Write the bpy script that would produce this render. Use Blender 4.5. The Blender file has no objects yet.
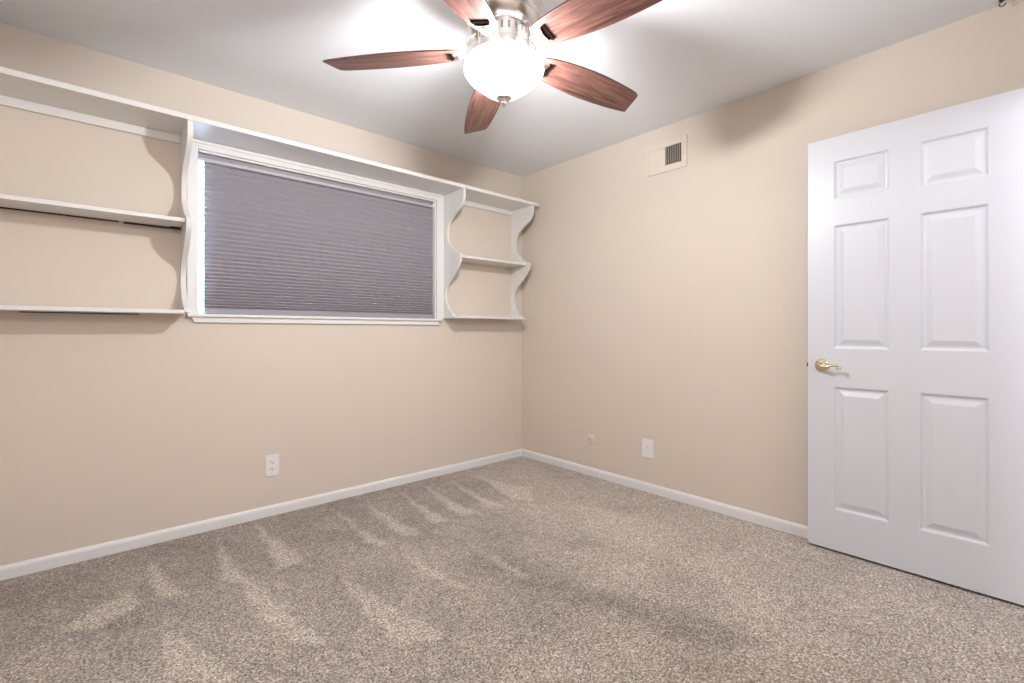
import bpy, bmesh, math, random
from mathutils import Vector, Matrix, noise as mnoise
random.seed(7)
sc = bpy.context.scene
col = sc.collection
PI = math.pi
R = math.radians

# ------------------------------------------------------------------ camera
cam_d = bpy.data.cameras.new('camera')
cam = bpy.data.objects.new('camera', cam_d)
col.objects.link(cam)
cam.location = (-2.8193, -3.0323, 1.0868)
cam.rotation_euler = (R(90), 0, -0.72769)
cam_d.sensor_width = 36
cam_d.lens = 471.96 / 1024 * 36
cam_d.shift_y = -(341.5 - 331.56) / 1024
cam_d.clip_start = 0.004
sc.camera = cam

# ------------------------------------------------------------------ sky, exposure
w = bpy.data.worlds.new('sky')
sc.world = w
w.use_nodes = True
bg = w.node_tree.nodes['Background']
bg.inputs[0].default_value = (0.50, 0.70, 1.0, 1)
bg.inputs[1].default_value = 20.0
sc.view_settings.view_transform = 'Standard'
sc.view_settings.look = 'None'
sc.view_settings.gamma = 1
sc.view_settings.use_curve_mapping = False
sc.view_settings.exposure = 0.82
FAN = (-1.645, -1.668)


def lamp(name, kind, loc, power, color, **kw):
    d = bpy.data.lights.new(name, kind)
    d.energy = power
    d.color = color
    for k, v in kw.items():
        setattr(d, k, v)
    o = bpy.data.objects.new(name, d)
    o.location = loc
    col.objects.link(o)
    return o


# the bulb inside the glass bowl of the ceiling fan
lamp('fan_bulb', 'POINT', (FAN[0], FAN[1], 2.085), 63, (0.975, 0.985, 1.0), shadow_soft_size=0.045)
# added fill lamps in the unseen hallway, shining in through the south wall openings
lamp('hallway_fill_light', 'POINT', (-2.75, -3.70, 2.12), 31, (0.88, 0.92, 1.0), shadow_soft_size=0.16)
lamp('hallway_fill_light', 'POINT', (-0.75, -3.85, 2.20), 14, (0.84, 0.89, 1.0), shadow_soft_size=0.16)


# ------------------------------------------------------------------ materials
def mat(name, base=(0.8, 0.8, 0.8), rough=0.5, metal=0.0, bump=None, spec=0.5, **kw):
    m = bpy.data.materials.new(name)
    m.use_nodes = True
    nt = m.node_tree
    b = nt.nodes['Principled BSDF']
    b.inputs['Base Color'].default_value = (*base, 1)
    b.inputs['Roughness'].default_value = rough
    b.inputs['Metallic'].default_value = metal
    b.inputs['Specular IOR Level'].default_value = spec
    if bump:
        scale, strength, dist = bump
        tc = nt.nodes.new('ShaderNodeTexCoord')
        n = nt.nodes.new('ShaderNodeTexNoise')
        n.inputs['Scale'].default_value = scale
        n.inputs['Detail'].default_value = 3
        bp = nt.nodes.new('ShaderNodeBump')
        bp.inputs['Strength'].default_value = strength
        bp.inputs['Distance'].default_value = dist
        nt.links.new(tc.outputs['Object'], n.inputs['Vector'])
        nt.links.new(n.outputs['Fac'], bp.inputs['Height'])
        nt.links.new(bp.outputs['Normal'], b.inputs['Normal'])
    return m


def mottle(m, c1, c2, scale, detail=3):
    nt = m.node_tree
    b = nt.nodes['Principled BSDF']
    tc = nt.nodes.new('ShaderNodeTexCoord')
    n = nt.nodes.new('ShaderNodeTexNoise')
    n.inputs['Scale'].default_value = scale
    n.inputs['Detail'].default_value = detail
    mx = nt.nodes.new('ShaderNodeMix')
    mx.data_type = 'RGBA'
    mx.inputs['A'].default_value = (*c1, 1)
    mx.inputs['B'].default_value = (*c2, 1)
    nt.links.new(tc.outputs['Object'], n.inputs['Vector'])
    nt.links.new(n.outputs['Fac'], mx.inputs['Factor'])
    nt.links.new(mx.outputs['Result'], b.inputs['Base Color'])


M_wall = mat('beige_wall_paint', (0.70, 0.61, 0.525), 0.75, bump=(160, 0.10, 0.002), spec=0.25)
mottle(M_wall, (0.700, 0.618, 0.540), (0.682, 0.600, 0.520), 2.2)
M_ceil = mat('white_ceiling_paint', (0.84, 0.86, 0.90), 0.85, bump=(120, 0.12, 0.002), spec=0.2)
M_trim = mat('white_gloss_trim', (0.78, 0.765, 0.76), 0.35, bump=(60, 0.04, 0.001))
M_shelf = mat('white_painted_wood', (0.77, 0.745, 0.725), 0.38, bump=(45, 0.10, 0.0015))
M_door = mat('white_door_paint', (0.68, 0.695, 0.745), 0.36, bump=(180, 0.03, 0.0006))
M_plate = mat('white_plastic', (0.82, 0.80, 0.78), 0.3)
M_slot = mat('dark_slot', (0.03, 0.03, 0.03), 0.6)
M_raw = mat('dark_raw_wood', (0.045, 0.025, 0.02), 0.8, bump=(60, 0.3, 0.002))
M_gap_shade = mat('dark_slot_shadow', (0.012, 0.007, 0.006), 1.0, spec=0.0)
M_duct = mat('dark_duct_metal', (0.06, 0.055, 0.05), 0.6)
M_vent = mat('beige_enamel', (0.72, 0.63, 0.54), 0.5, spec=0.3)
M_brass = mat('polished_brass', (0.76, 0.65, 0.44), 0.15, 1.0)
M_bronze = mat('dark_bronze', (0.16, 0.09, 0.05), 0.3, 1.0)
M_nickel = mat('brushed_nickel', (0.72, 0.68, 0.65), 0.30, 1.0, bump=(90, 0.05, 0.001))
M_jack = mat('beige_jack_plate', (0.72, 0.64, 0.55), 0.5)
M_alu = mat('white_window_vinyl', (0.82, 0.84, 0.86), 0.3)
M_rail = mat('grey_blind_rail', (0.30, 0.29, 0.32), 0.4)


def emission_mix(name, color, strength, transp):
    m = bpy.data.materials.new(name)
    m.use_nodes = True
    nt = m.node_tree
    nt.nodes.clear()
    out = nt.nodes.new('ShaderNodeOutputMaterial')
    e = nt.nodes.new('ShaderNodeEmission')
    e.inputs[0].default_value = (*color, 1)
    e.inputs[1].default_value = strength
    t = nt.nodes.new('ShaderNodeBsdfTransparent')
    mx = nt.nodes.new('ShaderNodeMixShader')
    mx.inputs[0].default_value = transp
    nt.links.new(e.outputs[0], mx.inputs[1])
    nt.links.new(t.outputs[0], mx.inputs[2])
    nt.links.new(mx.outputs[0], out.inputs[0])
    return m


M_bowl = emission_mix('lit_frosted_glass', (1.0, 0.985, 0.97), 5.0, 0.62)

# window glass
M_glass = bpy.data.materials.new('window_glass')
M_glass.use_nodes = True
nt = M_glass.node_tree
nt.nodes.clear()
o_ = nt.nodes.new('ShaderNodeOutputMaterial')
t_ = nt.nodes.new('ShaderNodeBsdfTransparent')
t_.inputs[0].default_value = (0.93, 0.97, 0.98, 1)
g_ = nt.nodes.new('ShaderNodeBsdfGlossy')
g_.inputs['Roughness'].default_value = 0.02
x_ = nt.nodes.new('ShaderNodeMixShader')
x_.inputs[0].default_value = 0.06
nt.links.new(t_.outputs[0], x_.inputs[1])
nt.links.new(g_.outputs[0], x_.inputs[2])
nt.links.new(x_.outputs[0], o_.inputs[0])

# pleated blind cloth: diffuse with a little light coming through
M_cloth = mat('grey_pleated_cloth', (0.375, 0.35, 0.375), 0.75, bump=(400, 0.15, 0.0006), spec=0.3)
nt = M_cloth.node_tree
b_ = nt.nodes['Principled BSDF']
tl = nt.nodes.new('ShaderNodeBsdfTranslucent')
tl.inputs[0].default_value = (0.10, 0.11, 0.15, 1)
ad = nt.nodes.new('ShaderNodeMixShader')
ad.inputs[0].default_value = 0.15
nt.links.new(b_.outputs[0], ad.inputs[1])
nt.links.new(tl.outputs[0], ad.inputs[2])
nt.links.new(ad.outputs[0], nt.nodes['Material Output'].inputs[0])

# reddish walnut for the fan blades: grain runs along local x
M_wood = mat('red_walnut', (0.2, 0.08, 0.05), 0.36)
nt = M_wood.node_tree
b_ = nt.nodes['Principled BSDF']
tc = nt.nodes.new('ShaderNodeTexCoord')
mp = nt.nodes.new('ShaderNodeMapping')
mp.inputs['Scale'].default_value = (2.2, 26, 6)
n1 = nt.nodes.new('ShaderNodeTexNoise')
n1.inputs['Scale'].default_value = 2.4
n1.inputs['Detail'].default_value = 6
n1.inputs['Roughness'].default_value = 0.62
n1.inputs['Distortion'].default_value = 0.6
cr = nt.nodes.new('ShaderNodeValToRGB')
els = cr.color_ramp.elements
els[0].position = 0.30
els[0].color = (0.048, 0.021, 0.018, 1)
els[1].position = 0.72
els[1].color = (0.27, 0.125, 0.100, 1)
e2 = els.new(0.5)
e2.color = (0.155, 0.068, 0.054, 1)
nt.links.new(tc.outputs['Object'], mp.inputs['Vector'])
nt.links.new(mp.outputs['Vector'], n1.inputs['Vector'])
nt.links.new(n1.outputs['Fac'], cr.inputs['Fac'])
nt.links.new(cr.outputs['Color'], b_.inputs['Base Color'])

# carpet: speckled cut pile, brushed by a vacuum cleaner (attribute "pile_and_light", with painted light)
M_carpet = mat('speckled_carpet', (0.4, 0.33, 0.28), 0.95, spec=0.1)
nt = M_carpet.node_tree
b_ = nt.nodes['Principled BSDF']
tc = nt.nodes.new('ShaderNodeTexCoord')
vor = nt.nodes.new('ShaderNodeTexVoronoi')
vor.inputs['Scale'].default_value = 230
nf = nt.nodes.new('ShaderNodeTexNoise')
nf.inputs['Scale'].default_value = 120
nf.inputs['Detail'].default_value = 4
nf.inputs['Roughness'].default_value = 0.75
nb = nt.nodes.new('ShaderNodeTexNoise')
nb.inputs['Scale'].default_value = 3.2
nb.inputs['Detail'].default_value = 4
nm = nt.nodes.new('ShaderNodeTexNoise')
nm.inputs['Scale'].default_value = 22
nm.inputs['Detail'].default_value = 3
at = nt.nodes.new('ShaderNodeAttribute')
at.attribute_name = 'pile_and_light'
for n in (vor, nf, nb, nm):
    nt.links.new(tc.outputs['Object'], n.inputs['Vector'])
cr = nt.nodes.new('ShaderNodeValToRGB')
els = cr.color_ramp.elements
els[0].position = 0.34
els[0].color = (0.085, 0.070, 0.060, 1)
els[1].position = 0.64
els[1].color = (0.86, 0.80, 0.74, 1)
e2 = els.new(0.455)
e2.color = (0.355, 0.292, 0.240, 1)
e3 = els.new(0.54)
e3.color = (0.50, 0.425, 0.358, 1)


def mathn(op, a, bb):
    n = nt.nodes.new('ShaderNodeMath')
    n.operation = op
    for i, v in enumerate((a, bb)):
        if isinstance(v, (int, float)):
            n.inputs[i].default_value = v
        else:
            nt.links.new(v, n.inputs[i])
    return n.outputs[0]


sepc = nt.nodes.new('ShaderNodeSeparateColor')
nt.links.new(vor.outputs['Color'], sepc.inputs[0])
tuft = mathn('ADD', mathn('MULTIPLY', mathn('SUBTRACT', sepc.outputs[0], 0.5), 0.22),
             mathn('ADD', mathn('MULTIPLY', mathn('SUBTRACT', nf.outputs['Fac'], 0.5), 0.62), 0.505))
nt.links.new(tuft, cr.inputs['Fac'])
big = mathn('MULTIPLY', mathn('SUBTRACT', nb.outputs['Fac'], 0.5), 0.55)
mid = mathn('MULTIPLY', mathn('SUBTRACT', nm.outputs['Fac'], 0.5), 0.50)
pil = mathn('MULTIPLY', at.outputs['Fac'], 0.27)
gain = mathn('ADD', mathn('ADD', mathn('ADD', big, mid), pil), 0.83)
vm = nt.nodes.new('ShaderNodeVectorMath')
vm.operation = 'SCALE'
nt.links.new(cr.outputs['Color'], vm.inputs[0])
nt.links.new(gain, vm.inputs['Scale'])
nt.links.new(vm.outputs[0], b_.inputs['Base Color'])
b_.inputs['Sheen Weight'].default_value = 0.15
bp = nt.nodes.new('ShaderNodeBump')
bp.inputs['Strength'].default_value = 0.6
bp.inputs['Distance'].default_value = 0.006
nt.links.new(nf.outputs['Fac'], bp.inputs['Height'])
bp2 = nt.nodes.new('ShaderNodeBump')
bp2.inputs['Strength'].default_value = 0.5
bp2.inputs['Distance'].default_value = 0.004
nt.links.new(vor.outputs['Distance'], bp2.inputs['Height'])
nt.links.new(bp.outputs['Normal'], bp2.inputs['Normal'])
nt.links.new(bp2.outputs['Normal'], b_.inputs['Normal'])


# ------------------------------------------------------------------ helpers
def obj(name, bm, m, parent=None, bevel=0.0, seg=2, smooth=False, angle=40):
    bmesh.ops.recalc_face_normals(bm, faces=bm.faces[:])
    me = bpy.data.meshes.new(name)
    bm.to_mesh(me)
    bm.free()
    me.materials.append(m)
    if smooth:
        me.shade_smooth()
        me.set_sharp_from_angle(angle=R(angle))
    o = bpy.data.objects.new(name, me)
    col.objects.link(o)
    if parent is not None:
        o.parent = parent
    if bevel:
        md = o.modifiers.new('bevel', 'BEVEL')
        md.width = bevel
        md.segments = seg
        md.limit_method = 'ANGLE'
        md.angle_limit = R(40)
    return o


def empty(name, loc, rz=0.0):
    o = bpy.data.objects.new(name, None)
    col.objects.link(o)
    o.location = loc
    o.rotation_euler = (0, 0, rz)
    o.empty_display_size = 0.05
    return o


def tag(o, label=None, cat=None, group=None, kind=None):
    for k, v in (('label', label), ('category', cat), ('group', group), ('kind', kind)):
        if v:
            o[k] = v
    return o


def box(bm, x0, x1, y0, y1, z0, z1):
    vs = [bm.verts.new(p) for p in ((x0, y0, z0), (x1, y0, z0), (x1, y1, z0), (x0, y1, z0),
                                    (x0, y0, z1), (x1, y0, z1), (x1, y1, z1), (x0, y1, z1))]
    for f in ((0, 3, 2, 1), (4, 5, 6, 7), (0, 1, 5, 4), (1, 2, 6, 5), (2, 3, 7, 6), (3, 0, 4, 7)):
        bm.faces.new([vs[i] for i in f])
    return bm


def boxes(*bs):
    bm = bmesh.new()
    for b in bs:
        box(bm, *b)
    return bm


def prism(bm, pts, axis, a, b):
    """closed outline pts (2D) extruded between a and b along an axis"""
    def P(u, v, t):
        return {'x': (t, u, v), 'y': (u, t, v), 'z': (u, v, t)}[axis]
    A = [bm.verts.new(P(u, v, a)) for u, v in pts]
    B = [bm.verts.new(P(u, v, b)) for u, v in pts]
    n = len(pts)
    bm.faces.new(A[::-1])
    bm.faces.new(B)
    for i in range(n):
        j = (i + 1) % n
        bm.faces.new((A[i], A[j], B[j], B[i]))
    return bm


def lathe(bm, prof, center=(0, 0), segs=48, mtx=None, cap=True):
    rings = []
    for r, z in prof:
        if r < 1e-6:
            rings.append([bm.verts.new((center[0], center[1], z))])
        else:
            rings.append([bm.verts.new((center[0] + r * math.cos(2 * PI * k / segs),
                                        center[1] + r * math.sin(2 * PI * k / segs), z)) for k in range(segs)])
    for a, b in zip(rings, rings[1:]):
        for k in range(segs):
            j = (k + 1) % segs
            if len(a) == 1 and len(b) == 1:
                continue
            if len(a) == 1:
                bm.faces.new((a[0], b[k], b[j]))
            elif len(b) == 1:
                bm.faces.new((a[k], a[j], b[0]))
            else:
                bm.faces.new((a[k], a[j], b[j], b[k]))
    if cap:
        for rg in (rings[0], rings[-1]):
            if len(rg) > 1:
                bm.faces.new(rg)
    if mtx is not None:
        bmesh.ops.transform(bm, matrix=mtx, verts=bm.verts[:])
    return bm


def tube(bm, pts, rad, segs=10):
    """tapering round tube along 3D points"""
    pts = [Vector(p) for p in pts]
    rads = rad if isinstance(rad, (list, tuple)) else [rad] * len(pts)
    rings = []
    for i, p in enumerate(pts):
        t = (pts[min(i + 1, len(pts) - 1)] - pts[max(i - 1, 0)]).normalized()
        up = Vector((0, 0, 1)) if abs(t.z) < 0.9 else Vector((1, 0, 0))
        s = t.cross(up).normalized()
        u = s.cross(t)
        rings.append([bm.verts.new(p + (s * math.cos(2 * PI * k / segs) + u * math.sin(2 * PI * k / segs)) * rads[i])
                      for k in range(segs)])
    for a, b in zip(rings, rings[1:]):
        for k in range(segs):
            j = (k + 1) % segs
            bm.faces.new((a[k], a[j], b[j], b[k]))
    bm.faces.new(rings[0][::-1])
    bm.faces.new(rings[-1])
    return bm


def catmull(pts, n=6):
    out = []
    for i in range(len(pts) - 1):
        p0 = Vector(pts[max(i - 1, 0)])
        p1 = Vector(pts[i])
        p2 = Vector(pts[i + 1])
        p3 = Vector(pts[min(i + 2, len(pts) - 1)])
        for k in range(n):
            t = k / n
            out.append(0.5 * ((2 * p1) + (-p0 + p2) * t + (2 * p0 - 5 * p1 + 4 * p2 - p3) * t * t
                              + (-p0 + 3 * p1 - 3 * p2 + p3) * t ** 3))
    out.append(Vector(pts[-1]))
    return out


# ------------------------------------------------------------------ the room
H = 2.44
XW = -3.32      # west wall face
YS = -3.07      # south wall face
YH = -4.25      # hallway far wall face
T = 0.12

# floor with the vacuum strokes as pile direction
STROKES = {
 'a': [(-2.62, -0.23), (-2.52, -0.68), (-2.62, -0.65)],
 'b': [(-2.34, -0.15), (-2.32, -0.53), (-2.26, -1.03), (-2.27, -1.21), (-2.36, -1.07), (-2.34, -0.76), (-2.38, -0.67)],
 'c': [(-2.91, -0.68), (-2.8, -0.54), (-2.69, -0.5), (-2.68, -0.65), (-2.8, -0.75)],
 'd': [(-2.64, -0.89), (-2.59, -0.97), (-2.53, -1.13), (-2.47, -1.39), (-2.65, -1.23), (-2.65, -1.04)],
 'e': [(-2.12, -0.1), (-2.11, -0.32), (-2.06, -0.65), (-2.09, -0.71), (-2.19, -0.72)],
 'f': [(-1.72, -0.14), (-1.72, -0.51), (-1.68, -0.81), (-1.73, -0.81), (-1.75, -0.64)],
 'g': [(-1.51, -0.16), (-1.52, -0.53), (-1.47, -0.74), (-1.52, -0.8), (-1.61, -0.77)],
 'h': [(-1.26, -0.19), (-1.29, -0.54), (-1.29, -0.76), (-1.38, -0.74)],
 'i': [(-1.07, -0.18), (-1.1, -0.59), (-1.08, -0.79), (-1.19, -0.76), (-1.18, -0.63)],
 'j': [(-0.87, -0.17), (-0.9, -0.56), (-0.9, -0.8), (-1.0, -0.78)],
 'k': [(-0.65, -0.23), (-0.61, -0.49), (-0.51, -0.67), (-0.71, -0.87), (-0.78, -0.74)],
 'l': [(-2.0, -0.97), (-1.94, -1.16), (-1.91, -1.38), (-1.86, -1.59), (-1.9, -1.65), (-2.01, -1.55), (-2.04, -1.38), (-2.03, -1.19)],
 'm': [(-1.69, -0.91), (-1.64, -1.26), (-1.6, -1.48), (-1.66, -1.42), (-1.71, -1.17)],
 'n': [(-1.39, -1.05), (-1.36, -1.33), (-1.38, -1.56), (-1.42, -1.46)],
 'o': [(-2.31, -0.59), (-2.25, -1.04), (-2.22, -1.27), (-2.18, -1.4), (-2.3, -1.29), (-2.31, -1.07)],
 'q': [(-0.56, -0.96), (-0.39, -1.45), (-0.45, -1.85), (-0.8, -1.82), (-0.83, -1.43)],
 'X': [(-1.22, -1.8), (-1.1, -2.0), (-1.03, -2.29), (-1.06, -2.41), (-1.29, -2.27), (-1.3, -2.04), (-1.4, -1.73)],
 'Y': [(-1.55, -1.16), (-1.47, -1.57), (-1.28, -1.84), (-1.19, -1.54), (-1.27, -1.2)],
}


def signed(poly, x, y):
    """distance inside a polygon (positive inside)"""
    ins = False
    dmin = 9
    n = len(poly)
    for i in range(n):
        x1, y1 = poly[i]
        x2, y2 = poly[(i + 1) % n]
        if (y1 > y) != (y2 > y) and x < (x2 - x1) * (y - y1) / (y2 - y1) + x1:
            ins = not ins
        dx, dy = x2 - x1, y2 - y1
        t = max(0, min(1, ((x - x1) * dx + (y - y1) * dy) / (dx * dx + dy * dy)))
        dmin = min(dmin, math.hypot(x - x1 - t * dx, y - y1 - t * dy))
    return dmin if ins else -dmin


def floor_mesh():
    bm = bmesh.new()
    step = 0.0125
    nx = int((0.06 - XW + 0.06) / step)
    ny = int(3.3 / step)
    grid = []
    vals = []
    boxes_ = {k: (min(p[0] for p in v) - .1, max(p[0] for p in v) + .1,
                  min(p[1] for p in v) - .1, max(p[1] for p in v) + .1) for k, v in STROKES.items()}
    for j in range(ny + 1):
        row = []
        for i in range(nx + 1):
            x = XW - 0.06 + i * step
            y = 0.06 - j * step
            row.append(bm.verts.new((x, y, 0)))
            wx = x + 0.022 * mnoise.noise(Vector((x * 9, y * 9, 1.0)))
            wy = y + 0.03 * mnoise.noise(Vector((x * 9, y * 9, 9.0)))
            v = 0.0
            for k, poly in STROKES.items():
                b = boxes_[k]
                if not (b[0] < wx < b[1] and b[2] < wy < b[3]):
                    continue
                soft = 0.12 if k in 'XYq' else 0.035
                s = max(0, min(1, signed(poly, wx, wy) / soft + 0.35))
                s = s * s * (3 - 2 * s)
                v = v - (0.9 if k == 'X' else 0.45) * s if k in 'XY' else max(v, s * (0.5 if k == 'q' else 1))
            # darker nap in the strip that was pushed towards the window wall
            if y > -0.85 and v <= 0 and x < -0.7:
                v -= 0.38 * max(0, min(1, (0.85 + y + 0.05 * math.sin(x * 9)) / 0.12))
            # hallway light painted into the carpet, brighter towards the door
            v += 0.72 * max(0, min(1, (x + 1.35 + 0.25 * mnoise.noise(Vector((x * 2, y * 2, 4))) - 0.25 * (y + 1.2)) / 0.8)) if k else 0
            vals.append(v)
        grid.append(row)
    for j in range(ny):
        for i in range(nx):
            bm.faces.new((grid[j][i], grid[j + 1][i], grid[j + 1][i + 1], grid[j][i + 1]))
    # hallway part
    y0 = 0.06 - ny * step
    vs = [bm.verts.new(p) for p in ((XW - .06, y0, 0), (XW - .06, YH - .1, 0), (0.06, YH - .1, 0), (0.06, y0, 0))]
    bm.faces.new(vs)
    vals += [0.2] * 4
    # solid underside
    box(bm, XW - .06, 0.06, YH - .1, 0.06, -0.06, -0.012)
    vals += [0] * 8
    return bm, vals


fbm, fvals = floor_mesh()
me = bpy.data.meshes.new('floor')
fbm.to_mesh(me)
fbm.free()
a = me.attributes.new('pile_and_light', 'FLOAT', 'POINT')
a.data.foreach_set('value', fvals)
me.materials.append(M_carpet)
fl = bpy.data.objects.new('floor', me)
col.objects.link(fl)
tag(fl, kind='structure')

tag(obj('ceiling', boxes((XW - T, T, YH - .1, 0.14, H, H + 0.1)), M_ceil), kind='structure')

# window wall, with the window opening
WX0, WX1, WZ0, WZ1 = -2.392, -0.885, 1.18, 2.07
tag(obj('wall_north', boxes((XW - T, WX0, 0, .14, 0, H), (WX1, T, 0, .14, 0, H),
                            (WX0, WX1, 0, .14, 0, WZ0), (WX0, WX1, 0, .14, WZ1, H)), M_wall), kind='structure')
tag(obj('wall_east', boxes((0, T, YH - .1, 0, 0, H)), M_wall), kind='structure')
tag(obj('wall_west', boxes((XW - T, XW, YH - .1, 0, 0, H)), M_wall), kind='structure')
DX0, DX1, DZ = -0.915, -0.085, 2.07
tag(obj('wall_south', boxes((XW, -2.25, YS - T, YS, 2.25, H), (-2.25, DX0, YS - T, YS, 0, H),
                            (DX0, DX1, YS - T, YS, DZ, H), (DX1, 0, YS - T, YS, 0, H)), M_wall), kind='structure')
tag(obj('wall_hallway', boxes((XW, 0, YH - .1, YH, 0, H)), M_wall), kind='structure')


def baseboard(name, p0, p1, inward):
    """moulded board from p0 to p1 with thickness towards inward"""
    prof = [(0, 0), (0.013, 0), (0.013, 0.040), (0.0115, 0.049), (0.008, 0.056), (0.0055, 0.058), (0.004, 0.0605), (0, 0.0605)]
    bm = bmesh.new()
    L = (Vector(p1) - Vector(p0))
    iv = Vector(inward)
    A = [bm.verts.new(Vector((*p0, 0)) + Vector((iv.x * u, iv.y * u, v))) for u, v in prof]
    B = [bm.verts.new(Vector((*p1, 0)) + Vector((iv.x * u, iv.y * u, v))) for u, v in prof]
    bm.faces.new(A)
    bm.faces.new(B[::-1])
    for i in range(len(prof)):
        j = (i + 1) % len(prof)
        bm.faces.new((A[i], A[j], B[j], B[i]))
    return tag(obj(name, bm, M_trim), kind='structure')


baseboard('baseboard_north', (XW, 0), (0, 0), (0, -1))
baseboard('baseboard_east', (0, YS), (0, -0.013), (-1, 0))
baseboard('baseboard_west', (XW, YS), (XW, -0.013), (1, 0))
baseboard('baseboard_south', (-2.18, YS), (DX0 - .06, YS), (0, 1))

# doorway lining and casing the open door hangs from
tag(obj('trim_1', boxes((DX0 - .002, DX0 + .014, YS - T, YS, 0, DZ), (DX1 - .014, DX1 + .002, YS - T, YS, 0, DZ),
                        (DX0, DX1, YS - T, YS, DZ - .014, DZ),
                        (DX0 - .055, DX0, YS, YS + .014, 0, DZ + .055), (DX1, -0.005, YS, YS + .014, 0, DZ + .055),
                        (DX0, DX1, YS, YS + .014, DZ, DZ + .055)), M_trim, bevel=.002), kind='structure')

# ------------------------------------------------------------------ window_1
win = tag(empty('window_1', (0, 0, 0)), kind='structure')
# casing boards around the opening, stool and apron
obj('window_casing', boxes((-2.441, WX0, -0.016, 0.0, WZ0, 2.118), (WX1, -0.822, -0.016, 0.0, WZ0, 2.118),
                           (WX0, WX1, -0.016, 0.0, WZ1 + .002, 2.118),
                           (-2.425, -0.84, -0.024, -0.014, 2.100, 2.1175)), M_trim, win, bevel=.002)
obj('jamb_lining', boxes((WX0, WX0 + .003, 0, .10, WZ0, WZ1), (WX1 - .008, WX1, 0, .10, WZ0, WZ1),
                         (WX0 + .008, WX1 - .008, 0, .10, WZ1 - .008, WZ1)), M_trim, win)
obj('window_stool', boxes((-2.440, -0.845, -0.030, .10, 1.166, 1.182)), M_trim, win, bevel=.003)
bm = bmesh.new()
prism(bm, [(-2.424, 1.166), (-2.407, 1.136), (-0.868, 1.136), (-0.868, 1.166)], 'y', -0.016, 0)
obj('window_apron', bm, M_trim, win, bevel=.002)
fr = obj('window_frame', boxes((WX0 + .0, WX0 + .016, .085, .13, WZ0, WZ1), (WX1 - .03, WX1, .085, .13, WZ0, WZ1),
                               (WX0, WX1, .085, .13, WZ0, WZ0 + .03), (WX0, WX1, .085, .13, WZ1 - .03, WZ1),
                               (-1.655, -1.615, .085, .13, WZ0, WZ1)), M_alu, win, bevel=.002)
obj('pane', boxes((WX0 + .016, -1.655, .105, .109, WZ0 + .03, WZ1 - .03)), M_glass, fr)
obj('pane', boxes((-1.615, WX1 - .03, .105, .109, WZ0 + .03, WZ1 - .03)), M_glass, fr)
obj('sash_latch', boxes((WX0 + .003, WX0 + .050, .060, .088, 1.728, 1.742)), M_alu, win, bevel=.002)

# ------------------------------------------------------------------ pleated blind
bl = tag(empty('pleated_window_blind', (-1.62, 0.03, 2.05)),
         'grey pleated cellular blind pulled almost down over the window between the shelves', 'window blind')
ox, oy, oz = -1.62, 0.03, 2.05


def shift(bm):
    bmesh.ops.translate(bm, verts=bm.verts[:], vec=(-ox, -oy, -oz))
    return bm


BX0, BX1 = -2.359, -0.892
bm = boxes((WX0 + .005, WX1 - .010, .022, .056, 2.036, 2.060))
hr = obj('headrail', shift(bm), M_rail, bl, bevel=.003)
bm = boxes((WX0 + .005, WX1 - .010, .012, .052, 2.019, 2.037))
obj('rail_cover', shift(bm), mat('pale_grey_rail', (0.50, 0.48, 0.51), 0.4), hr, bevel=.004)
# pleats: spacing shrinks towards the bottom where the cells stack
zs = [2.019]
while zs[-1] > 1.224:
    t = (zs[-1] - 1.2) / 0.82
    zs.append(zs[-1] - (0.0135 + 0.0165 * min(1, t * 1.4) ** 0.8))
bm = bmesh.new()
NXB = 40
prev = None
for i, z in enumerate(zs):
    # one ridge and one valley per pleat
    for d, zz in ((0.0, z), (0.0115, z - 0.40 * ((zs[i] - zs[i + 1]) if i + 1 < len(zs) else 0.009))):
        row = [bm.verts.new((BX0 + (BX1 - BX0) * k / NXB,
                             0.026 + (0.0115 - d) + 0.0006 * math.sin(k * 1.7 + i), zz)) for k in range(NXB + 1)]
        if prev:
            for k in range(NXB):
                bm.faces.new((prev[k], prev[k + 1], row[k + 1], row[k]))
        prev = row
row = [bm.verts.new((BX0 + (BX1 - BX0) * k / NXB, 0.030, 1.205)) for k in range(NXB + 1)]
for k in range(NXB):
    bm.faces.new((prev[k], prev[k + 1], row[k + 1], row[k]))
pf = obj('pleated_fabric', shift(bm), M_cloth, bl)
sm = pf.modifiers.new('cloth_thickness', 'SOLIDIFY')
sm.thickness = 0.0016
obj('bottom_rail', shift(boxes((BX0, BX1, .012, .048, 1.1825, 1.214))), M_rail, bl, bevel=.004)
obj('mounting_clip', shift(boxes((BX1 - .012, BX1 + .0015, .008, .0119, 2.020, 2.055))), M_alu, bl, bevel=.001)

# ------------------------------------------------------------------ wall shelving
un = tag(empty('wall_shelf_unit', (-1.7, 0, 1.186)),
         'white built-in shelving with scalloped uprights on both sides of the window', 'shelves')
ox, oy, oz = -1.7, 0, 1.186
SX0 = XW + .002
obj('top_shelf', shift(boxes((SX0, -0.062, -0.272, -0.001, 2.119, 2.144))), M_shelf, un, bevel=.002)
key = [(.265, 2.119), (.264, 2.075), (.258, 2.045), (.226, 2.004), (.145, 1.956), (.083, 1.908), (.056, 1.844), (.058, 1.785),
       (.083, 1.742), (.150, 1.684), (.205, 1.662), (.224, 1.648)]
key2 = [(.224, 1.648), (.219, 1.618), (.202, 1.582), (.145, 1.520), (.078, 1.465), (.036, 1.410), (.026, 1.355), (.054, 1.282),
        (.105, 1.226), (.160, 1.196), (.180, 1.186)]
prof = [(p[0], p[1]) for p in catmull([(a, b, 0) for a, b in key], 5)] + \
       [(p[0], p[1]) for p in catmull([(a, b, 0) for a, b in key2], 5)][1:]
outline = [(-0.0005, 2.119)] + [(-d, z) for d, z in prof] + [(-0.0005, 1.186)]
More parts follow.
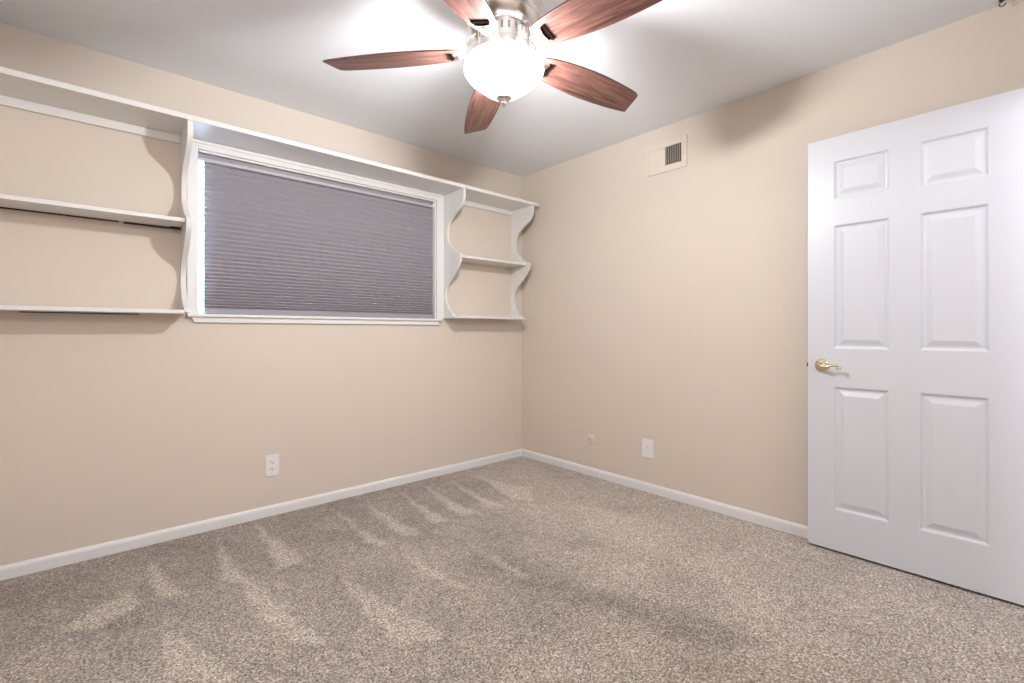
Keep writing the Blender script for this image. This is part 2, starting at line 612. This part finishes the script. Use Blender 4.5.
for x0, x1 in ((-2.470, -2.447), (-0.820, -0.800), (-0.131, -0.112)):
    bm = bmesh.new()
    prism(bm, outline, 'x', x0, x1)
    obj('side_panel', shift(bm), M_shelf, un, bevel=.0025)
g = .0005
obj('shelf', shift(boxes((SX0, -2.470 - g, -0.203, -0.012, 1.631, 1.650))), M_shelf, un, bevel=.0025)
obj('shelf', shift(boxes((-0.800 + g, -0.131 - g, -0.195, -0.001, 1.634, 1.652))), M_shelf, un, bevel=.0025)
obj('shelf', shift(boxes((SX0, -2.470 - g, -0.172, -0.008, 1.177, 1.196))), M_shelf, un, bevel=.0025)
obj('shelf', shift(boxes((-0.800 + g, -0.131 - g, -0.172, -0.001, 1.187, 1.205))), M_shelf, un, bevel=.0025)
obj('cleat', shift(boxes((SX0, -2.470 - g, -0.018, -0.001, 2.077, 2.1185))), M_shelf, un, bevel=.002)
obj('cleat', shift(boxes((-0.800 + g, -0.131 - g, -0.018, -0.001, 2.080, 2.1185))), M_shelf, un, bevel=.002)
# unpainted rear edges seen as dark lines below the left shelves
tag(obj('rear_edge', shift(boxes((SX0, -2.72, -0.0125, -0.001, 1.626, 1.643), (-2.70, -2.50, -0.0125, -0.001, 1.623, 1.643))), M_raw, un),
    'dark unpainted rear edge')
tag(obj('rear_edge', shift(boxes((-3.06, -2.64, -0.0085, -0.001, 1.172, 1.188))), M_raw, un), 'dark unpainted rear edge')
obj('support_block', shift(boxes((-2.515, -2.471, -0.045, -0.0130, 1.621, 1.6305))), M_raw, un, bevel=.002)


# ------------------------------------------------------------------ open door leaf (door_1)
def door_face(bm, fx, sgn, y0, y1, z0, z1, panels):
    """moulded six panel skin at x = fx; sgn is the outward direction along x"""
    ys = sorted({y0, y1} | {v for p in panels for v in (p[0], p[1])})
    zz = sorted({z0, z1} | {v for p in panels for v in (p[2], p[3])})

    def quad(a, b, c, d):
        bm.faces.new([bm.verts.new(v) for v in (a, b, c, d)])
    for i in range(len(ys) - 1):
        for j in range(len(zz) - 1):
            cy, cz = (ys[i] + ys[i + 1]) / 2, (zz[j] + zz[j + 1]) / 2
            if any(p[0] < cy < p[1] and p[2] < cz < p[3] for p in panels):
                continue
            quad((fx, ys[i], zz[j]), (fx, ys[i + 1], zz[j]), (fx, ys[i + 1], zz[j + 1]), (fx, ys[i], zz[j + 1]))
    steps = [(0, 0), (0.004, -0.0015), (0.010, -0.0085), (0.016, -0.0095), (0.022, -0.0085), (0.042, -0.0015), (0.045, -0.0010)]
    for a, b, c, d in panels:
        rings = []
        for ins, dep in steps:
            rings.append([(fx + sgn * dep, a + ins, c + ins), (fx + sgn * dep, b - ins, c + ins),
                          (fx + sgn * dep, b - ins, d - ins), (fx + sgn * dep, a + ins, d - ins)])
        for r0, r1 in zip(rings, rings[1:]):
            for k in range(4):
                quad(r0[k], r0[(k + 1) % 4], r1[(k + 1) % 4], r1[k])
        quad(*rings[-1])


DY1, DY0 = -2.239, -3.035
PAN = []
for a, b in ((-2.568, -2.350), (-2.892, -2.673)):
    PAN += [(a, b, 0.210, 0.817), (a, b, 1.003, 1.610), (a, b, 1.722 if a < -2.6 else 1.737, 1.925)]
bm = bmesh.new()
XF, XB = -0.090, -0.055
door_face(bm, XF, -1, DY0, DY1, 0.012, 2.044, PAN)
door_face(bm, XB, 1, DY0, DY1, 0.012, 2.044, PAN)
for f in (((XF, DY0, .012), (XB, DY0, .012), (XB, DY0, 2.044), (XF, DY0, 2.044)),
          ((XF, DY1, .012), (XB, DY1, .012), (XB, DY1, 2.044), (XF, DY1, 2.044)),
          ((XF, DY0, .012), (XB, DY0, .012), (XB, DY1, .012), (XF, DY1, .012)),
          ((XF, DY0, 2.044), (XB, DY0, 2.044), (XB, DY1, 2.044), (XF, DY1, 2.044))):
    bm.faces.new([bm.verts.new(v) for v in f])
bmesh.ops.remove_doubles(bm, verts=bm.verts[:], dist=0.00005)
door = tag(obj('door_1', bm, M_door), kind='structure')

# brass lever handle
HY, HZ = -2.301, 0.918


def rosette(x, s):
    bm = bmesh.new()
    lathe(bm, [(0.0, 0.0), (0.032, 0.0), (0.0325, 0.004), (0.030, 0.008), (0.024, 0.011), (0.018, 0.013), (0.0125, 0.018),
               (0.0115, 0.030 if s < 0 else 0.024), (0.0, 0.031 if s < 0 else 0.025)], segs=40,
          mtx=Matrix.Translation((x, HY, HZ)) @ Matrix.Rotation(s * PI / 2, 4, 'Y'), cap=False)
    return bm


hd = obj('lever_handle', rosette(XF + .0005, -1), M_brass, door, smooth=True)
pts = catmull([(XF - .034, HY + .010, HZ + .002), (XF - .046, HY - .008, HZ - .001), (XF - .049, HY - .030, HZ - .003),
               (XF - .049, HY - .050, HZ + .003), (XF - .048, HY - .068, HZ + .003), (XF - .047, HY - .084, HZ - .003),
               (XF - .046, HY - .087, HZ - .010), (XF - .046, HY - .080, HZ - .013), (XF - .046, HY - .074, HZ - .009)], 5)
n = len(pts)
bm = bmesh.new()
tube(bm, pts, [0.0115 - 0.006 * min(1, i / (n * .35)) for i in range(n)], 12)
obj('lever', bm, M_brass, hd, smooth=True, angle=80)
bm = bmesh.new()
lathe(bm, [(0, -.034), (.010, -.033), (.0135, -.026), (.0125, -.018)], segs=24,
      mtx=Matrix.Translation((XF, HY, HZ)) @ Matrix.Rotation(PI / 2, 4, 'Y'), cap=True)
obj('lever_hub', bm, M_brass, hd, smooth=True)
hb = obj('lever_handle', rosette(XB - .0005, 1), M_brass, door, smooth=True)
bm = bmesh.new()
tube(bm, catmull([(XB + .020, HY + .008, HZ), (XB + .028, HY - .02, HZ + .005), (XB + .028, HY - .06, HZ + .004),
                  (XB + .027, HY - .09, HZ - .010)], 5), 0.006, 10)
obj('lever', bm, M_brass, hb, smooth=True, angle=80)
obj('latch_bolt', boxes((-0.079, -0.066, DY1 - .001, DY1 + .010, HZ - .010, HZ + .010)), M_bronze, door, bevel=.002)
obj('latch_plate', boxes((-0.084, -0.061, DY1 - .0005, DY1 + .0012, HZ - .028, HZ + .028)), M_brass, door)
for hz in (0.25, 1.03, 1.81):
    bm = bmesh.new()
    lathe(bm, [(0.006, hz - .045), (0.006, hz + .045)], center=(-0.052, DY0 - .006), segs=16)
    box(bm, -0.053, -0.0495, DY0 - .006, DY0 + .030, hz - .044, hz + .044)
    obj('hinge', bm, M_brass, door)

# ------------------------------------------------------------------ electric plates and vent
def frame_on(name, loc, rz):
    return empty(name, loc, rz)


def outlet(loc, rz, name, label, cat, group=None):
    """local: x right, z up, -y towards the room"""
    t = tag(empty(name, loc, rz), label, cat, group)
    pts = []
    w2, h2, r = .037, .064, .005
    for cx, cz, a0 in ((w2 - r, h2 - r, 0), (-w2 + r, h2 - r, 90), (-w2 + r, -h2 + r, 180), (w2 - r, -h2 + r, 270)):
        for k in range(5):
            an = R(a0 + k * 22.5)
            pts.append((cx + r * math.cos(an), cz + r * math.sin(an)))
    bm = bmesh.new()
    prism(bm, pts, 'y', -0.006, -0.0003)
    obj('cover_plate', bm, M_plate, t, bevel=.002)
    for s in (-1, 1):
        cz = s * .0195
        bm = bmesh.new()
        pp = []
        for k in range(24):
            an = 2 * PI * k / 24
            pp.append((0.0165 * math.cos(an), cz + max(-.0135, min(.0135, 0.0165 * math.sin(an)))))
        prism(bm, pp, 'y', -0.0085, -0.0055)
        rc = obj('receptacle', bm, M_plate, t, bevel=.0006)
        bm = boxes((-.0075, -.0050, -.0089, -.0080, cz - .002, cz + .007), (.0048, .0072, -.0089, -.0080, cz - .001, cz + .006))
        prism(bm, [(.0028 * math.cos(2 * PI * k / 12), cz - .0075 + .0028 * math.sin(2 * PI * k / 12)) for k in range(12)],
              'y', -.0089, -.0080)
        obj('slot', bm, M_slot, rc)
    bm = bmesh.new()
    prism(bm, [(.0028 * math.cos(2 * PI * k / 12), .0028 * math.sin(2 * PI * k / 12)) for k in range(12)], 'y', -.0072, -.0055)
    obj('screw', bm, M_nickel, t)
    return t


outlet((-2.021, 0, 0.296), 0, 'power_outlet', 'white duplex power outlet on the wall below the window', 'outlet')
# light plate on the right wall: a flat phone-type insert
t = tag(empty('wall_plate', (0, -1.2565, 0.294), -PI / 2),
        'white rectangular wall plate low on the right wall, between round jack and door', 'outlet')
bm = bmesh.new()
w2, h2, r = .0445, .063, .004
pts = []
for cx, cz, a0 in ((w2 - r, h2 - r, 0), (-w2 + r, h2 - r, 90), (-w2 + r, -h2 + r, 180), (w2 - r, -h2 + r, 270)):
    for k in range(5):
        an = R(a0 + k * 22.5)
        pts.append((cx + r * math.cos(an), cz + r * math.sin(an)))
prism(bm, pts, 'y', -0.007, -0.0003)
obj('cover_plate', bm, M_plate, t, bevel=.002)
obj('insert', boxes((-.0165, .0165, -.0085, -.006, -.033, .033)), M_plate, t, bevel=.001)
obj('socket', boxes((-.009, -.004, -.009, -.0082, .010, .020), (.000, .005, -.009, -.0082, .002, .009)), mat('grey_contact', (.35, .35, .38), .5), t)

t = tag(empty('cable_jack', (0, -0.765, 0.276), -PI / 2), 'small round beige cable jack low on the right wall near the corner', 'cable jack')
bm = bmesh.new()
lathe(bm, [(0, 0), (.036, 0), (.036, .005), (.033, .009), (.022, .0115), (.012, .012), (.0, .012)], segs=36,
      mtx=Matrix.Translation((0, -.0003, 0)) @ Matrix.Rotation(PI / 2, 4, 'X'), cap=False)
obj('round_plate', bm, M_jack, t, smooth=True)
bm = bmesh.new()
lathe(bm, [(.0085, .011), (.0085, .016), (.005, .0165), (.005, .021), (.0, .021)], segs=20,
      mtx=Matrix.Translation((.004, 0, .003)) @ Matrix.Rotation(PI / 2, 4, 'X'), cap=True)
obj('connector', bm, M_jack, t, smooth=True)
bm = bmesh.new()
lathe(bm, [(0, .0211), (.0045, .0211), (.0045, .0218), (0, .0218)], segs=14,
      mtx=Matrix.Translation((.004, 0, .003)) @ Matrix.Rotation(PI / 2, 4, 'X'), cap=False)
obj('pin_hole', bm, M_slot, t)

# register high on the right wall; local x = -world y
VY, VZ = -1.390, 2.236
t = tag(empty('air_vent', (0, VY, VZ), -PI / 2), 'beige painted air register with open dark slats high on the right wall', 'air vent')
W2, H2 = .148, .101
ix0, ixm, ix1, iz0, iz1 = -.124, -.004, .112, -.059, .061
obj('vent_frame', boxes((-W2, ix0, -.008, -.0003, -H2, H2), (ix1, W2, -.008, -.0003, -H2, H2),
                        (ix0, ix1, -.008, -.0003, iz1, H2), (ix0, ix1, -.008, -.0003, -H2, iz0),
                        (ixm - .002, ixm + .002, -.008, -.0003, iz0, iz1)), M_vent, t, bevel=.003)
obj('closed_shutter', boxes((ix0, ixm - .002, -.005, -.001, iz0, iz1), (ix0, ixm - .004, -.0065, -.005, iz1 - .012, iz1 - .008)), M_vent, t)
tag(obj('duct_opening', boxes((ixm + .002, ix1, -.0012, -.0004, iz0, iz1)), M_duct, t), 'dark duct opening')
for k in range(9):
    x = ixm + .010 + k * .0128
    bm = bmesh.new()
    prism(bm, [(x - .0012, -.0015), (x + .0012, -.0015), (x + .0040, -.0085), (x + .0020, -.0085)], 'z', iz0, iz1)
    obj('slat', bm, M_vent, t)
obj('damper_lever', boxes((ix1 + .008, ix1 + .012, -.013, -.0075, -.020, .014)), M_vent, t, bevel=.001)

# small hook screwed into the ceiling by the doorway corner
hk = tag(empty('ceiling_hook', (-0.045, -2.925, H)), 'small dark bronze hook on the ceiling edge above the open door', 'hook')
bm = bmesh.new()
lathe(bm, [(0, -.0003), (.011, -.0003), (.011, -.003), (.004, -.006), (.0, -.006)], segs=20, cap=False)
obj('base_plate', bm, M_bronze, hk, smooth=True)
bm = bmesh.new()
tube(bm, [(0, 0, -.004), (0, 0, -.008)] + [(0.0, .009 * math.sin(R(a)), -.017 + .009 * math.cos(R(a))) for a in range(0, 271, 30)], .0026, 8)
obj('hook', bm, M_bronze, hk, smooth=True, angle=80)

# ------------------------------------------------------------------ ceiling fan
fan = tag(empty('ceiling_fan', (FAN[0], FAN[1], H)),
          'five blade ceiling fan in brushed nickel with walnut blades and a lit glass bowl', 'ceiling fan')
bm = bmesh.new()
lathe(bm, [(0, -.0005), (.078, -.0005), (.084, -.006), (.088, -.018), (.094, -.030), (.094, -.040), (.108, -.052), (.112, -.060),
           (.128, -.072), (.140, -.090), (.142, -.104), (.136, -.118), (.137, -.124), (.143, -.130), (.1435, -.170), (.138, -.178),
           (.139, -.184), (.131, -.198), (.118, -.210), (.104, -.217), (.0, -.218)], segs=72, cap=False)
obj('motor_housing', bm, M_nickel, fan, smooth=True, angle=32)
# cooling slots around the lower rim
M_slotgrey = mat('slot_grey', (.28, .27, .28), .4, .6)
for k in range(24):
    bm = boxes((.0985, .1018, -.0045, .0045, -.256, -.228))
    bmesh.ops.transform(bm, matrix=Matrix.Rotation(2 * PI * k / 24, 4, 'Z'), verts=bm.verts[:])
    obj('cooling_slot', bm, M_slotgrey, fan, bevel=.0015)
bm = bmesh.new()
lathe(bm, [(0, -.216), (.096, -.216), (.1005, -.221), (.1005, -.262), (.099, -.268), (.102, -.280), (.102, -.288), (.100, -.300),
           (.094, -.306), (.0, -.306)], segs=64, cap=False)
obj('switch_housing', bm, M_nickel, fan, smooth=True, angle=32)
# glass bowl, open at the top
bm = bmesh.new()
outer = [(.126, -.318), (.136, -.326), (.147, -.340), (.1525, -.358), (.149, -.371), (.136, -.389), (.116, -.407), (.093, -.425),
         (.070, -.442), (.048, -.455), (.026, -.464), (.0, -.466)]
sp = [(p[0], p[1]) for p in catmull([(a, b, 0) for a, b in outer], 3)]
sp[-1] = (0, sp[-1][1])
lathe(bm, sp, segs=72, cap=False)
obj('glass_bowl', bm, M_bowl, fan, smooth=True, angle=80)
bm = bmesh.new()
lathe(bm, [(0, -.459), (.028, -.460), (.030, -.465), (.023, -.470), (.011, -.473), (.009, -.477), (.012, -.481), (.012, -.485),
           (.007, -.489), (.005, -.492), (.0065, -.495), (.0, -.499)], segs=32, cap=False)
obj('finial', bm, M_nickel, fan, smooth=True)
bm = bmesh.new()
lathe(bm, [(.004, -.300), (.004, -.460)], segs=12)
obj('bowl_rod', bm, M_nickel, fan, smooth=True)

# blades
PITCH = R(12.5)
DROOP = R(2.2)
half = [(.165, .046), (.20, .057), (.26, .067), (.33, .074), (.40, .0775), (.47, .0770), (.54, .0730), (.60, .0680), (.64, .0630)]
up = [(p[0], p[1]) for p in catmull([(a, b, 0) for a, b in half], 3)]
tipu = [(.668, .0595), (.6865, .0555), (.6905, .0520), (.6895, .0470)]
tipl = [(.668, -.0460), (.665, -.0520), (.656, -.0575), (.645, -.0615)]
outl = [(.160, -.036), (.157, -.02), (.156, 0), (.157, .02), (.160, .036)] + up + tipu + tipl + [(x, -y) for x, y in up[::-1]]
for k in range(5):
    ang = R(134.1 - 72 * k)
    z0 = -.288
    mtx = Matrix.Translation((0, 0, z0)) @ Matrix.Rotation(ang, 4, 'Z') @ Matrix.Rotation(DROOP, 4, 'Y') @ Matrix.Rotation(-PITCH, 4, 'X')
    bm = bmesh.new()
    prism(bm, outl, 'z', 0.0, 0.0065)
    bd = obj('blade', bm, M_wood, fan, bevel=.0015)
    bd.matrix_local = mtx
    # blade iron: flat arm that flares into a rounded paddle under the blade
    bm = bmesh.new()
    arm = [(.140, .018), (.160, .022), (.180, .028), (.190, .031), (.197, .030), (.194, .018), (.192, .008)]
    pl = [(x, y) for x, y in arm] + [(x, -y) for x, y in arm[::-1]]
    prism(bm, pl, 'z', -.0085, -.0002)
    # raised rib in the middle
    prism(bm, [(.140, .008), (.180, .011), (.186, 0), (.180, -.011), (.140, -.008)], 'z', -.012, -.0084)
    ir = obj('blade_iron', bm, M_nickel, bd, bevel=.002)
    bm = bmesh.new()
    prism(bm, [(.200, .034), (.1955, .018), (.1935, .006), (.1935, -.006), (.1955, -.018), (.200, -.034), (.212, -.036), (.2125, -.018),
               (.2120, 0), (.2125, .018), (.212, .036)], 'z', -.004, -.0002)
    obj('gap_shade', bm, M_gap_shade, ir)  # dark bar painted as the shade in the gap between iron and blade
    for sx, sy in ((.172, .016), (.172, -.016)):
        bm = bmesh.new()
        lathe(bm, [(0, -.0115), (.004, -.0110), (.0055, -.0085), (.0055, -.008)], center=(sx, sy), segs=12)
        obj('screw', bm, M_nickel, ir)
    # curved neck between the motor and the blade, in fan coordinates
    a_in = Vector((math.cos(ang) * .105, math.sin(ang) * .105, -.222))
    a_mid = Vector((math.cos(ang) * .135, math.sin(ang) * .135, -.240))
    tipp = mtx @ Vector((.165, 0, -.006))
    q = catmull([a_in, a_mid, tipp], 5)
    bm = bmesh.new()
    prevr = None
    side = Vector((-math.sin(ang), math.cos(ang), 0))
    blade_side = (mtx.to_3x3() @ Vector((0, 1, 0)))
    for i, pnt in enumerate(q):
        f = i / (len(q) - 1)
        s = (side * (1 - f) + blade_side * f).normalized()
        dn = Vector((0, 0, 1))
        hw = .020
        ring = [bm.verts.new(pnt + s * u * hw + dn * v * .005) for u, v in ((-1, -1), (1, -1), (1, 1), (-1, 1))]
        if prevr:
            for m_ in range(4):
                bm.faces.new((prevr[m_], prevr[(m_ + 1) % 4], ring[(m_ + 1) % 4], ring[m_]))
        else:
            bm.faces.new(ring)
        prevr = ring
    bm.faces.new(prevr[::-1])
    obj('blade_arm', bm, M_nickel, fan, bevel=.002)
